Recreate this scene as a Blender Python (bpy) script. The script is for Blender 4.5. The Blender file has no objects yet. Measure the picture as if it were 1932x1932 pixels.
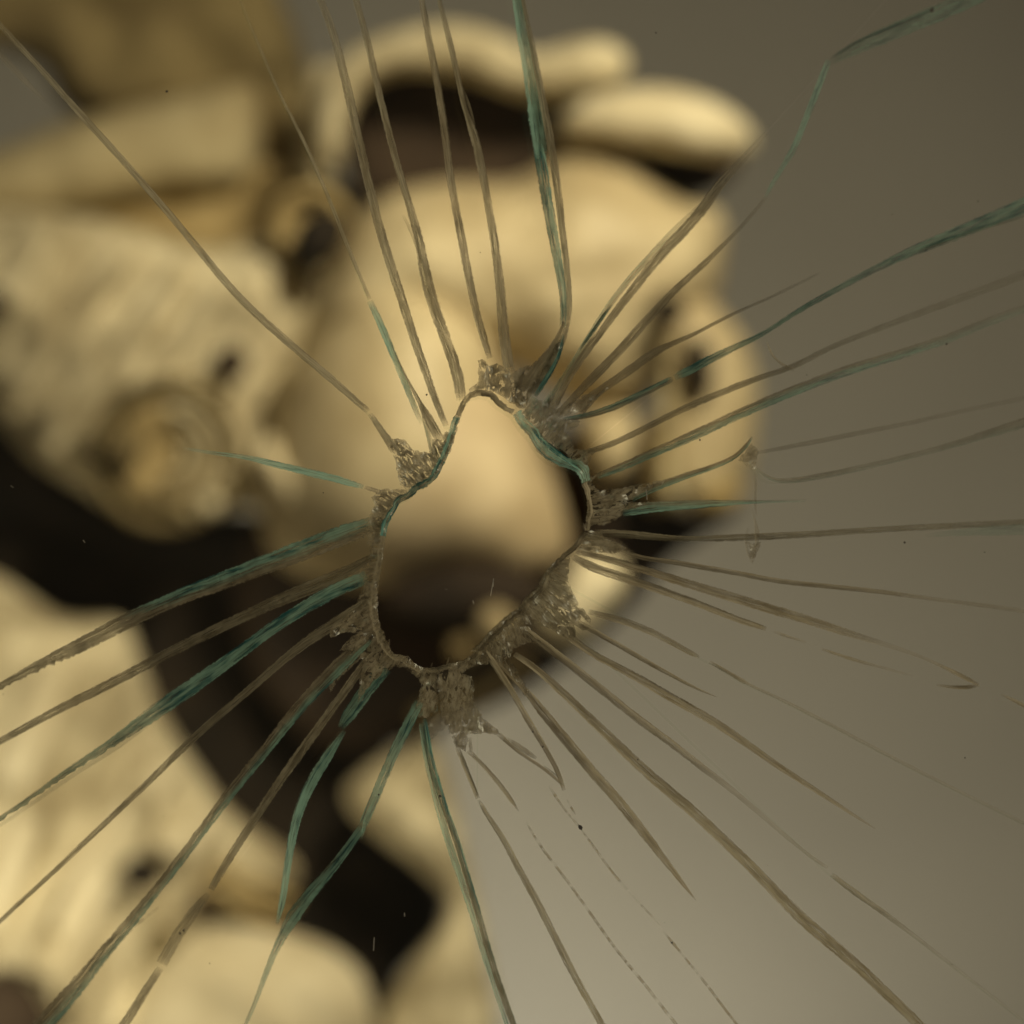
import bpy, bmesh, math, random
import numpy as np
from mathutils import Vector, Matrix, noise
from mathutils.geometry import delaunay_2d_cdt

random.seed(7)
SC = bpy.context.scene
COL = SC.collection

# ------------------------------------------------------------------ camera
DIST = 0.5            # camera to the middle of the glass
FRAME = 0.2           # width of view at the glass (m)
CAM = Vector((0.0, -DIST, 0.0))
cd = bpy.data.cameras.new('camera')
cam = bpy.data.objects.new('camera', cd)
COL.objects.link(cam)
cam.location = CAM
cam.rotation_euler = (math.radians(90), 0, 0)
cd.sensor_width = 36.0
cd.lens = 36.0 * DIST / FRAME
cd.clip_start = 0.02
cd.clip_end = 50
cd.dof.use_dof = True
cd.dof.focus_distance = DIST - 0.002
cd.dof.aperture_fstop = 9.9
SC.camera = cam

# ------------------------------------------------------------------ world and lamps
w = bpy.data.worlds.new('World')
SC.world = w
w.use_nodes = True
w.node_tree.nodes['Background'].inputs[0].default_value = (1.0, 0.86, 0.62, 1)
w.node_tree.nodes['Background'].inputs[1].default_value = 0.055


def lamp(name, loc, target, size, power, col, spread=180, sy=None):
    l = bpy.data.lights.new(name, 'AREA')
    l.energy = power
    l.color = col
    l.shape = 'RECTANGLE' if sy else 'SQUARE'
    l.size = size
    if sy:
        l.size_y = sy
    l.spread = math.radians(spread)
    o = bpy.data.objects.new(name, l)
    COL.objects.link(o)
    o.location = loc
    o.rotation_euler = (Vector(target) - Vector(loc)).to_track_quat('-Z', 'Y').to_euler()
    return o


lamp('key_lamp', (0.62, 0.05, 1.12), (-0.06, 1.5, 0.02), 0.30, 8.4, (1.0, 0.865, 0.61), spread=84)
lamp('low_lamp', (-0.80, 0.75, -0.50), (-0.44, 1.45, -0.36), 0.20, 0.58, (1.0, 0.885, 0.64), spread=46)
lamp('wall_lamp', (-0.05, 2.10, -0.95), (0.05, 2.62, -0.45), 0.30, 3.8, (1.0, 0.94, 0.80))
lamp('glass_fill_light', (-0.75, -0.38, -0.55), (0.0, 0.0, 0.0), 0.35, 0.52, (1.0, 0.91, 0.72), spread=40)  # added fill for the cracks, its beam passes beside the figure
lamp('glass_fill_light', (0.80, -0.42, 0.45), (0.0, 0.0, 0.0), 0.35, 0.41, (1.0, 0.91, 0.72), spread=40)  # second added fill on the cracks, from the upper right

SC.view_settings.view_transform = 'Standard'
SC.view_settings.look = 'None'
SC.view_settings.exposure = 0.0
SC.view_settings.gamma = 1.0
SC.render.engine = 'CYCLES'
cy = SC.cycles
cy.use_denoising = True
cy.max_bounces = 4
cy.diffuse_bounces = 2
cy.transparent_max_bounces = 40
cy.caustics_reflective = False
cy.caustics_refractive = False
cy.use_adaptive_sampling = False
cy.sample_clamp_indirect = 4


# ------------------------------------------------------------------ materials
class NT:
    def __init__(self, name):
        self.m = bpy.data.materials.new(name)
        self.m.use_nodes = True
        self.t = self.m.node_tree
        self.t.nodes.clear()
        self.out = self.t.nodes.new('ShaderNodeOutputMaterial')

    def n(self, kind, **kw):
        nd = self.t.nodes.new(kind)
        for k, v in kw.items():
            if k.startswith('i_'):
                key = k[2:]
                key = int(key) if key.isdigit() else key.replace('_', ' ')
                self.put(nd, key, v)
            else:
                setattr(nd, k, v)
        return nd

    def put(self, nd, key, v):
        s = nd.inputs[key]
        if isinstance(v, bpy.types.NodeSocket):
            self.t.links.new(v, s)
        elif isinstance(v, bpy.types.Node):
            self.t.links.new(v.outputs[0], s)
        else:
            s.default_value = v

    def math(self, op, a, b=0.0, clamp=False):
        nd = self.t.nodes.new('ShaderNodeMath')
        nd.operation = op
        nd.use_clamp = clamp
        self.put(nd, 0, a)
        self.put(nd, 1, b)
        return nd.outputs[0]

    def rng(self, v, a, b, c=0.0, d=1.0, smooth=True):
        nd = self.t.nodes.new('ShaderNodeMapRange')
        nd.interpolation_type = 'SMOOTHSTEP' if smooth else 'LINEAR'
        for i, x in enumerate((v, a, b, c, d)):
            self.put(nd, i, x)
        return nd.outputs[0]

    def mixc(self, f, a, b):
        nd = self.t.nodes.new('ShaderNodeMix')
        nd.data_type = 'RGBA'
        self.put(nd, 0, f)
        self.put(nd, 6, a)
        self.put(nd, 7, b)
        return nd.outputs[2]

    def mixs(self, f, a, b):
        nd = self.t.nodes.new('ShaderNodeMixShader')
        self.put(nd, 0, f)
        self.put(nd, 1, a)
        self.put(nd, 2, b)
        return nd.outputs[0]

    def done(self, s):
        self.t.links.new(s, self.out.inputs['Surface'])
        return self.m


def rgb(*c):
    return (c[0], c[1], c[2], 1.0)


def mat_fabric(name, c1, c2, rough=0.8, scale=22, spec=0.2):
    t = NT(name)
    co = t.n('ShaderNodeTexCoord').outputs['Object']
    nz = t.n('ShaderNodeTexNoise', i_Vector=co, i_Scale=scale, i_Detail=4.0, i_Roughness=0.6)
    f = t.rng(nz.outputs[0], 0.35, 0.68)
    col = t.mixc(f, rgb(*c1), rgb(*c2))
    p = t.n('ShaderNodeBsdfPrincipled', i_Base_Color=col, i_Roughness=rough)
    p.inputs['Specular IOR Level'].default_value = spec
    return t.done(p.outputs[0])


M_CREAM = mat_fabric('cream_suit_fabric', (0.40, 0.33, 0.20), (0.80, 0.70, 0.47), scale=19)
M_PALE = mat_fabric('pale_suit_fabric', (0.66, 0.56, 0.36), (0.86, 0.76, 0.53), scale=14)
M_DULL = mat_fabric('dull_cream_fabric', (0.36, 0.29, 0.16), (0.50, 0.42, 0.25), scale=10)
M_SHELL = mat_fabric('cream_shell', (0.49, 0.39, 0.225), (0.77, 0.65, 0.41), rough=0.55, scale=10, spec=0.4)
M_TAN = mat_fabric('tan_fabric', (0.34, 0.25, 0.11), (0.46, 0.35, 0.17))
M_OLIVE = mat_fabric('olive_fabric', (0.16, 0.12, 0.055), (0.24, 0.185, 0.085), scale=12)
M_BROWN = mat_fabric('dark_brown_fabric', (0.040, 0.026, 0.016), (0.058, 0.038, 0.023))
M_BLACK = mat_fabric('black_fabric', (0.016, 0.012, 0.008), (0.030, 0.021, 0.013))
M_VISOR = mat_fabric('dark_visor_shell', (0.030, 0.019, 0.011), (0.048, 0.031, 0.018), rough=0.6, scale=6, spec=0.15)


def mat_wall():
    t = NT('grey_wall_paint')
    co = t.n('ShaderNodeTexCoord').outputs['Object']
    nz = t.n('ShaderNodeTexNoise', i_Vector=co, i_Scale=3.0, i_Detail=4.0)
    col = t.mixc(nz.outputs[0], rgb(0.33, 0.31, 0.27), rgb(0.38, 0.355, 0.31))
    p = t.n('ShaderNodeBsdfPrincipled', i_Base_Color=col, i_Roughness=0.85)
    p.inputs['Specular IOR Level'].default_value = 0.1
    return t.done(p.outputs[0])


def mat_glass():
    t = NT('clear_glass')
    tr = t.n('ShaderNodeBsdfTransparent', i_Color=rgb(0.955, 0.965, 0.95))
    gl = t.n('ShaderNodeBsdfGlossy', i_Color=rgb(0.9, 0.95, 0.92), i_Roughness=0.0)
    return t.done(t.mixs(0.03, tr.outputs[0], gl.outputs[0]))


def mat_fracture(name, chip=False):
    """rough broken glass: grey-brown or sea green, more or less see-through"""
    t = NT(name)
    uv = t.n('ShaderNodeUVMap', uv_map='uv').outputs[0]
    op = t.n('ShaderNodeAttribute', attribute_name='op').outputs['Fac']
    tint = t.n('ShaderNodeAttribute', attribute_name='tint').outputs['Fac']
    sep = t.n('ShaderNodeSeparateXYZ', i_0=uv)
    u, v = sep.outputs[0], sep.outputs[1]
    co = t.n('ShaderNodeTexCoord').outputs['Object']
    if chip:
        c1 = t.n('ShaderNodeCombineXYZ', i_0=t.math('MULTIPLY', u, 0.55), i_1=t.math('MULTIPLY', v, 1.25))
        n1 = t.n('ShaderNodeTexNoise', i_Vector=c1.outputs[0], i_Scale=0.95, i_Detail=2.5, i_Roughness=0.6, i_Distortion=0.9).outputs[0]
        c2 = t.n('ShaderNodeCombineXYZ', i_0=t.math('MULTIPLY', u, 0.30), i_1=t.math('MULTIPLY', v, 1.1), i_2=5.0)
        n2 = t.n('ShaderNodeTexNoise', i_Vector=c2.outputs[0], i_Scale=1.2, i_Detail=2.0, i_Distortion=1.6).outputs[0]
        c3 = t.n('ShaderNodeCombineXYZ', i_0=t.math('MULTIPLY', u, 0.45), i_1=t.math('MULTIPLY', v, 1.5), i_2=9.0)
        n3 = t.n('ShaderNodeTexNoise', i_Vector=c3.outputs[0], i_Scale=1.3, i_Detail=2.5, i_Roughness=0.6).outputs[0]
        a = t.rng(n1, 0.36, 0.45, 0.12, 0.97)
        ridge = t.rng(t.math('ABSOLUTE', t.math('SUBTRACT', n2, 0.5)), 0.0, 0.025, 0.62, 1.0)
        alpha = t.math('MULTIPLY', t.math('MULTIPLY', a, op), ridge, True)
        shade = n3
        hgt = n2
    else:
        cx = t.n('ShaderNodeCombineXYZ', i_0=t.math('MULTIPLY', u, 0.12), i_1=t.math('MULTIPLY', v, 6.5), i_2=t.math('MULTIPLY', tint, 0.0))
        n1 = t.n('ShaderNodeTexNoise', i_Vector=cx.outputs[0], i_Scale=1.3, i_Detail=2.0, i_Roughness=0.55).outputs[0]
        cx2 = t.n('ShaderNodeCombineXYZ', i_0=t.math('MULTIPLY', u, 1.2), i_1=t.math('MULTIPLY', v, 2.0))
        n2 = t.n('ShaderNodeTexNoise', i_Vector=cx2.outputs[0], i_Scale=1.2, i_Detail=2.0, i_Roughness=0.6).outputs[0]
        cx3 = t.n('ShaderNodeCombineXYZ', i_0=t.math('MULTIPLY', u, 0.11), i_1=t.math('MULTIPLY', v, 2.6), i_2=4.0)
        n3 = t.n('ShaderNodeTexNoise', i_Vector=cx3.outputs[0], i_Scale=1.6, i_Detail=2.0, i_Roughness=0.5).outputs[0]
        ve = t.math('ADD', v, t.math('MULTIPLY', t.math('SUBTRACT', n2, 0.5), 0.22))
        edge = t.math('MULTIPLY', t.rng(ve, -0.02, 0.09), t.rng(ve, 1.02, 0.91))
        body = t.rng(n1, 0.28, 0.56, 0.50, 1.0)
        alpha = t.math('MULTIPLY', t.math('MULTIPLY', op, body), edge, True)
        shade = n3
        hgt = n2
    dk = t.n('ShaderNodeAttribute', attribute_name='dark').outputs['Fac']
    shade = t.math('SUBTRACT', shade, t.math('MULTIPLY', dk, 0.35))
    brown = t.mixc(t.rng(shade, 0.33, 0.68), rgb(0.225, 0.178, 0.105), rgb(0.36, 0.30, 0.195))
    if chip:
        brown = t.mixc(t.rng(shade, 0.33, 0.68), rgb(0.24, 0.19, 0.11), rgb(0.44, 0.365, 0.235))
    teal = t.mixc(t.rng(shade, 0.24, 0.56), rgb(0.008, 0.105, 0.105), rgb(0.29, 0.47, 0.35))
    tn = t.math('ADD', tint, t.math('MULTIPLY', t.math('SUBTRACT', n1, 0.5), 0.7))
    col = t.mixc(t.rng(tn, 0.25, 0.75), brown, teal)
    bump = t.n('ShaderNodeBump', i_Strength=0.35, i_Distance=0.0004, i_Height=hgt)
    di = t.n('ShaderNodeBsdfDiffuse', i_Color=col, i_Normal=bump)
    tl = t.n('ShaderNodeBsdfTranslucent', i_Color=col)
    gl = t.n('ShaderNodeBsdfGlossy', i_Color=rgb(0.8, 0.8, 0.7), i_Roughness=0.28, i_Normal=bump)
    s = t.mixs(0.5, di.outputs[0], tl.outputs[0])
    s = t.mixs(0.05 if chip else 0.03, s, gl.outputs[0])
    tr = t.n('ShaderNodeBsdfTransparent')
    return t.done(t.mixs(alpha, tr.outputs[0], s))


M_WALL = mat_wall()
M_GLASS = mat_glass()
_t = NT('clear_glass_edge')
M_EDGE = _t.done(_t.n('ShaderNodeBsdfTransparent', i_Color=rgb(0.98, 0.99, 0.98)).outputs[0])
M_CRACK = mat_fracture('fractured_glass')
M_CHIP = mat_fracture('splintered_glass', True)
M_DUST = mat_fabric('dust', (0.03, 0.025, 0.02), (0.05, 0.04, 0.03))
M_LINT = mat_fabric('pale_lint', (0.16, 0.14, 0.10), (0.2, 0.18, 0.14))


# ------------------------------------------------------------------ helpers
def empty(name, mtx, label, cat):
    o = bpy.data.objects.new(name, None)
    COL.objects.link(o)
    o.matrix_world = mtx
    o.empty_display_size = 0.02
    o['label'] = label
    o['category'] = cat
    return o


def link(name, verts, faces, mat, parent=None, smooth=False):
    me = bpy.data.meshes.new(name)
    me.from_pydata([tuple(v) for v in verts], [], [tuple(f) for f in faces])
    me.materials.append(mat)
    if smooth:
        me.polygons.foreach_set('use_smooth', [True] * len(me.polygons))
    me.update()
    o = bpy.data.objects.new(name, me)
    COL.objects.link(o)
    if parent:
        o.parent = parent
    return o


def chaikin(pts, n=2, closed=True):
    for _ in range(n):
        out = []
        m = len(pts)
        for i in range(m if closed else m - 1):
            a, b = pts[i], pts[(i + 1) % m]
            out.append(tuple(a[k] * .75 + b[k] * .25 for k in range(len(a))))
            out.append(tuple(a[k] * .25 + b[k] * .75 for k in range(len(a))))
        if not closed:
            out = [pts[0]] + out + [pts[-1]]
        pts = out
    return pts


def seg_dist(P, poly):
    """distance of points P (n,2) to a closed polygon, and inside flag"""
    A = np.array(poly)[:, :2]
    B = np.roll(A, -1, axis=0)
    d = B - A
    L = (d ** 2).sum(1) + 1e-12
    rel = P[:, None, :] - A[None]
    t = np.clip((rel * d[None]).sum(2) / L[None], 0, 1)
    q = rel - t[..., None] * d[None]
    dist = np.sqrt((q ** 2).sum(2)).min(1)
    y = P[:, 1][:, None]
    c = ((A[None, :, 1] > y) != (B[None, :, 1] > y))
    xi = A[None, :, 0] + (y - A[None, :, 1]) / (B[None, :, 1] - A[None, :, 1] + 1e-12) * d[None, :, 0]
    inside = (c & (P[:, 0][:, None] < xi)).sum(1) % 2 == 1
    return dist, inside


# ------------------------------------------------------------------ the wall behind
WALL_Y = 2.62
link('wall', [(-3, WALL_Y, -2.5), (3, WALL_Y, -2.5), (3, WALL_Y, 2.5), (-3, WALL_Y, 2.5),
              (-3, WALL_Y + .1, -2.5), (3, WALL_Y + .1, -2.5), (3, WALL_Y + .1, 2.5), (-3, WALL_Y + .1, 2.5)],
     [(0, 1, 2, 3), (7, 6, 5, 4), (0, 4, 5, 1), (1, 5, 6, 2), (2, 6, 7, 3), (3, 7, 4, 0)], M_WALL)['kind'] = 'structure'

# ------------------------------------------------------------------ the astronaut figure
FIG_D = 2.0           # metres from the lens to the middle of the figure
FP = FRAME * FIG_D / DIST / 1932.0    # metres per drawing unit on the figure
FIG_Y = FIG_D - DIST
FIG = empty('astronaut_figure', Matrix.Translation((0, FIG_Y, -0.75)),
            'blurred cream astronaut-like figure in a bulky suit behind the broken glass', 'figure')


def fig_pt(x, y, dep):
    """drawing units (origin top left of the view, at the figure's middle) and depth in m -> local point of the figure"""
    k = (FIG_D + dep) / FIG_D * FP
    return ((x - 966) * k, dep, -(y - 966) * k + 0.75)


def puff(name, outline, dep, thick, mat, rnd=None, back=None, step=20, wr=0.0, wf=9.0, smooth=2, tilt=(0, 0), fold=None):
    """a padded closed body: outline, bulging towards the viewer and to the back; rnd = width of the rounded edge in drawing units"""
    poly = chaikin([tuple(map(float, p)) for p in outline], smooth)
    P = np.array(poly)
    x0, y0 = P.min(0)
    x1, y1 = P.max(0)
    rnd = rnd or min(x1 - x0, y1 - y0) * 0.5
    back = thick if back is None else back
    gx, gy = np.meshgrid(np.arange(x0, x1, step), np.arange(y0, y1, step))
    G = np.stack([gx.ravel() + (np.indices(gy.shape)[0].ravel() % 2) * step * .5, gy.ravel()], 1)
    d, ins = seg_dist(G, poly)
    G = G[ins & (d > step * 0.35)]
    n = len(poly)
    vs = [Vector(p) for p in poly] + [Vector(p) for p in G]
    co, _, fa, *_r = delaunay_2d_cdt(vs, [(i, (i + 1) % n) for i in range(n)], [], 1, 1e-5)
    Q = np.array([tuple(c) for c in co])
    d, ins = seg_dist(Q, poly)
    d = np.where(d < 1e-3, 0, d)
    r = np.clip(d / rnd, 0, 1)
    h = np.sqrt(np.clip(1 - (1 - r) ** 2, 0, 1))
    nb_a = np.array([e for f in fa for e in ((f[0], f[1]), (f[1], f[2]), (f[2], f[0]))])
    rim = d < 1e-3
    deg = np.bincount(nb_a[:, 0], minlength=len(Q)) + np.bincount(nb_a[:, 1], minlength=len(Q))
    for _ in range(max(6, int((rnd / step) ** 2 * 0.35))):
        acc = np.bincount(nb_a[:, 0], h[nb_a[:, 1]], minlength=len(Q)) + np.bincount(nb_a[:, 1], h[nb_a[:, 0]], minlength=len(Q))
        h = np.where(rim, 0, 0.5 * h + 0.5 * acc / np.maximum(deg, 1))
    h = h / max(h.max(), 1e-6)
    h = np.sqrt(np.clip(1 - (1 - h) ** 2, 0, 1)) * .6 + h * .4
    verts, faces = [], []
    cx, cy_ = (x0 + x1) / 2, (y0 + y1) / 2
    for i, (x, y) in enumerate(Q):
        z = 0
        if wr:
            z = wr * h[i] * (noise.noise(Vector((x * wf / 1932 * 2, y * wf / 1932 * 2, dep * 30 + len(name)))) +
                             0.28 * noise.noise(Vector((x * wf / 1932 * 5, y * wf / 1932 * 5, dep * 30))))
        if fold:
            ca, sa = math.cos(fold[0]), math.sin(fold[0])
            al, ac = x * ca + y * sa, -x * sa + y * ca
            bend = 30 * noise.noise(Vector((al / 260, ac / 260, 3)))
            z += fold[1] * min(1, h[i] * 2.5) * (noise.noise(Vector((al / 210, (ac + bend) / 42, 1.7))) + .5 * noise.noise(Vector((al / 120, (ac + bend) / 20, 8.7))))
        tl = tilt[0] * (x - cx) + tilt[1] * (y - cy_)
        verts.append(fig_pt(x, y, dep + tl - thick * h[i] - z))
    m = len(Q)
    for i, (x, y) in enumerate(Q):
        tl = tilt[0] * (x - cx) + tilt[1] * (y - cy_)
        verts.append(fig_pt(x, y, dep + tl + 0.004 + back * h[i]))
    cnt = {}
    for f in fa:
        faces.append(tuple(f))
        faces.append(tuple(m + i for i in reversed(f)))
        for a, b in zip(f, list(f[1:]) + [f[0]]):
            cnt[(a, b)] = 1
    for (a, b) in cnt:
        if (b, a) not in cnt:
            faces.append((b, a, m + a, m + b))
    o = link(name, verts, faces, mat, FIG, True)
    bm = bmesh.new()
    bm.from_mesh(o.data)
    bmesh.ops.recalc_face_normals(bm, faces=bm.faces)
    bm.to_mesh(o.data)
    bm.free()
    return o


def roll(name, pts, mat, dep, n=10, smooth=2, flat=1.0):
    """a tapered bent tube: pts (x, y, radius) in drawing units"""
    p = chaikin([tuple(map(float, q)) for q in pts], smooth, False)
    verts, faces = [], []
    for i, (x, y, r) in enumerate(p):
        a = p[max(0, i - 1)]
        b = p[min(len(p) - 1, i + 1)]
        dx, dy = b[0] - a[0], b[1] - a[1]
        L = math.hypot(dx, dy) or 1
        nx, ny = -dy / L, dx / L
        if i in (0, len(p) - 1):
            r *= 0.35
        for k in range(n):
            t = 2 * math.pi * k / n
            verts.append(fig_pt(x + nx * r * math.cos(t), y + ny * r * math.cos(t), dep - flat * r * FP * math.sin(t)))
    for i in range(len(p) - 1):
        for k in range(n):
            a, b = i * n + k, i * n + (k + 1) % n
            faces.append((a, b, b + n, a + n))
    faces.append(tuple(range(n)))
    faces.append(tuple((len(p) - 1) * n + k for k in reversed(range(n))))
    o = link(name, verts, faces, mat, FIG, True)
    bm = bmesh.new()
    bm.from_mesh(o.data)
    bmesh.ops.recalc_face_normals(bm, faces=bm.faces)
    bm.to_mesh(o.data)
    bm.free()
    return o


def dial(name, x, y, prof, mat, dep, rx=1.0, n=40):
    """a turned fitting facing the viewer: prof = (radius, height towards viewer) in drawing units"""
    verts, faces = [], []
    for r, h in prof:
        for k in range(n):
            t = 2 * math.pi * k / n
            verts.append(fig_pt(x + r * rx * math.cos(t), y + r * math.sin(t), dep - h * FP))
    for i in range(len(prof) - 1):
        for k in range(n):
            a, b = i * n + k, i * n + (k + 1) % n
            faces.append((a, b, b + n, a + n))
    faces.append(tuple(range(n)))
    faces.append(tuple((len(prof) - 1) * n + k for k in reversed(range(n))))
    o = link(name, verts, faces, mat, FIG, True)
    bm = bmesh.new()
    bm.from_mesh(o.data)
    bmesh.ops.recalc_face_normals(bm, faces=bm.faces)
    bm.to_mesh(o.data)
    bm.free()
    return o


#FIGURE_BEGIN
# life support pack and its flap, behind the head
puff('backpack_flap', [(-160, -160), (440, -160), (545, 20), (585, 130), (575, 190), (480, 215), (330, 230), (180, 240), (110, 200), (85, 110), (-160, 60)],
     0.26, 0.05, M_OLIVE, 60, wr=0.02)
puff('backpack', [(-160, 330), (0, 285), (150, 222), (330, 180), (465, 152), (492, 165), (498, 260), (488, 350), (455, 400), (440, 480), (400, 520), (250, 480), (60, 470), (-160, 500)],
     0.14, 0.05, M_TAN, 40, back=0.10, wr=0.006, smooth=1)
puff('pack_cover', [(-160, 320), (0, 290), (150, 228), (330, 186), (460, 158), (486, 175), (490, 260), (478, 340), (430, 370), (330, 360), (200, 390), (60, 420), (-160, 440)],
     0.10, 0.05, M_DULL, 50, wr=0.006)
puff('collar', [(330, 330), (480, 300), (640, 330), (720, 420), (700, 700), (540, 760), (360, 620)], 0.12, 0.03, M_TAN, 80)
puff('pack_side', [(485, 150), (580, 140), (590, 340), (540, 370), (500, 330), (480, 250)], 0.16, 0.03, M_OLIVE, 20)
roll('pack_strut', [(612, 120, 26), (612, 180, 36), (608, 260, 36), (600, 340, 34)], M_CREAM, 0.06)
# helmet
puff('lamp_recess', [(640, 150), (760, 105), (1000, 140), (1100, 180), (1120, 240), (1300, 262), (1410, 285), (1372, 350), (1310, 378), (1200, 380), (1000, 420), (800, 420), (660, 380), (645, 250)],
     0.03, 0.02, M_BROWN, 30, back=0.08)  # dark colour also stands in for the shade under the brim
puff('lamp_housing', [(600, 170), (640, 110), (700, 75), (780, 50), (870, 42), (950, 66), (1005, 104), (1060, 86), (1110, 72), (1160, 80), (1192, 112), (1175, 158), (1110, 172), (1060, 192), (1000, 192), (940, 168), (870, 146), (790, 134), (730, 146), (690, 172), (655, 225), (640, 330), (600, 320), (590, 220)],
     -0.03, 0.035, M_CREAM, 45, back=0.06)
puff('helmet_brim', [(1045, 240), (1085, 195), (1160, 168), (1260, 162), (1350, 188), (1412, 232), (1428, 275), (1398, 304), (1330, 300), (1250, 286), (1180, 276), (1120, 264), (1075, 266)],
     -0.06, 0.035, M_PALE, 50, back=0.07)
puff('helmet_shell', [(680, 400), (740, 360), (860, 338), (960, 346), (1010, 322), (1040, 284), (1100, 272), (1170, 292), (1235, 345), (1300, 380), (1350, 384), (1372, 430), (1362, 520), (1352, 570),
                      (1300, 610), (1255, 660), (1235, 750), (1180, 775), (1090, 780), (1000, 700), (800, 640), (640, 700), (560, 760), (570, 640), (620, 500)],
     -0.01, 0.10, M_SHELL, 190, back=0.08, wr=0.010, wf=7, step=16, fold=(-0.12, 0.005))
puff('helmet_dome', [(640, 560), (760, 470), (880, 500), (935, 620), (970, 720), (1006, 800), (1038, 880), (1064, 960), (1078, 1030), (1050, 1078), (960, 1098), (860, 1108), (700, 1112), (560, 1090), (500, 1035), (488, 930), (500, 820), (560, 680)],
     -0.03, 0.118, M_SHELL, 330, back=0.12, wr=0.004, wf=6)
puff('helmet_ear', [(1262, 540), (1310, 520), (1350, 575), (1400, 630), (1432, 710), (1430, 800), (1418, 880), (1400, 940), (1330, 975), (1255, 960), (1235, 860), (1250, 760), (1230, 640)],
     -0.02, 0.05, M_SHELL, 80, back=0.07)
puff('ear_slot', [(1296, 632), (1334, 636), (1350, 700), (1338, 755), (1302, 755), (1288, 700)], -0.078, 0.014, M_BLACK, 12)
puff('ear_slot', [(1232, 558), (1278, 548), (1296, 600), (1265, 626), (1232, 605)], -0.105, 0.016, M_BLACK, 12)
puff('neck_ring', [(1085, 790), (1140, 770), (1195, 770), (1205, 830), (1190, 900), (1150, 930), (1120, 880)], -0.05, 0.03, M_SHELL, 40)
puff('neck_ring', [(1210, 770), (1260, 800), (1262, 900), (1255, 965), (1215, 960), (1225, 860)], -0.045, 0.03, M_TAN, 30)
puff('visor', [(470, 980), (560, 960), (1060, 820), (1110, 800), (1190, 860), (1225, 780), (1245, 860), (1240, 930), (1385, 945), (1395, 965), (1330, 1010), (1255, 1062), (1190, 1150), (1085, 1245), (980, 1312), (870, 1360), (760, 1410), (600, 1420), (480, 1300), (440, 1150)],
     0.03, 0.03, M_VISOR, 120, back=0.10)
puff('visor_lip', [(700, 1128), (760, 1092), (820, 1066), (895, 1054), (965, 1062), (1020, 1088), (1050, 1120), (1020, 1180), (860, 1200), (720, 1180)], -0.09, 0.03, M_BLACK, 60, back=0.06)
puff('ear_band', [(1232, 610), (1256, 640), (1278, 760), (1270, 880), (1296, 955), (1250, 962), (1238, 860), (1246, 760)], -0.068, 0.016, M_DULL, 20)
puff('ear_pad', [(1330, 915), (1400, 905), (1405, 945), (1350, 972), (1300, 960)], -0.062, 0.012, M_TAN, 20)
puff('visor_edge', [(1085, 1046), (1150, 1036), (1188, 1078), (1168, 1140), (1112, 1205), (1078, 1238), (1020, 1205), (995, 1172), (1050, 1120)], -0.085, 0.04, M_PALE, 60)
dial('vent_knob', 936, 1176, [(34, 0), (30, 12), (16, 20), (1, 22)], M_DULL, -0.125)
dial('vent_knob', 872, 1226, [(26, 0), (22, 10), (10, 16), (1, 17)], M_OLIVE, -0.12)
roll('chin_strap', [(780, 1350, 14), (860, 1330, 20), (940, 1290, 18), (1000, 1240, 14)], M_TAN, -0.005)
# shoulder, chest and fittings
puff('shoulder', [(-160, 400), (100, 392), (260, 430), (400, 475), (520, 440), (620, 500), (600, 620), (540, 740), (520, 800), (590, 940), (575, 990), (510, 985), (470, 950), (420, 970), (340, 1000),
                  (250, 990), (180, 940), (120, 905), (50, 860), (0, 790), (-160, 720)],
     0.03, 0.09, M_CREAM, 150, back=0.10, wr=0.014, wf=7, step=12, fold=(2.13, 0.016))
for a in ([(330, 520, 20), (270, 610, 26), (180, 720, 26), (90, 860, 18)],
          [(420, 540, 22), (360, 620, 26), (270, 730, 22), (190, 820, 16)],
          [(230, 480, 22), (150, 590, 24), (60, 720, 22), (20, 790, 16)],
          [(80, 420, 40), (30, 520, 44), (-30, 600, 40)],
          [(480, 560, 22), (450, 620, 22), (370, 700, 18), (300, 720, 14)]):
    roll('sleeve_fold', a, M_CREAM, -0.060, flat=1.0)
dial('neck_coupling', 585, 425, [(75, -30), (78, 10), (70, 24), (54, 26), (50, 0), (1, -10)], M_TAN, -0.05)
puff('coupling_core', [(555, 420), (600, 395), (655, 400), (660, 450), (620, 500), (575, 525), (550, 500)], -0.075, 0.02, M_BLACK, 25)
dial('snap_button', 436, 684, [(34, 0), (30, 10), (10, 16), (1, 16)], M_BROWN, -0.075)
dial('snap_button', -6, 575, [(28, 0), (24, 10), (10, 16), (1, 16)], M_BROWN, -0.10)
dial('hose_connector', 312, 858, [(142, -60), (146, 20), (138, 44), (122, 46), (116, 20), (108, 18), (100, 52), (84, 60), (70, 56), (60, 46), (1, 44)], M_TAN, -0.055)
dial('hose_ring', 312, 858, [(120, 40), (124, 52), (134, 60), (142, 58), (146, 48), (140, 40)], M_OLIVE, -0.055)
puff('hose_socket', [(190, 810), (240, 790), (275, 830), (265, 880), (215, 895), (185, 860)], -0.088, 0.012, M_OLIVE, 30)
for k, (r, a0, a1, mt) in enumerate(((112, -1.3, 0.9, 'd'), (86, -1.5, 1.2, 'c'), (62, -1.2, 1.5, 'd'), (40, -.6, 1.8, 'c'))):
    roll('connector_ridge', [(312 + r * math.cos(a0 + (a1 - a0) * q / 8), 858 + r * math.sin(a0 + (a1 - a0) * q / 8), 7 + 3 * math.sin(q * 2.1 + k)) for q in range(9)], M_DULL if mt == 'd' else M_CREAM, -0.082)
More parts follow.
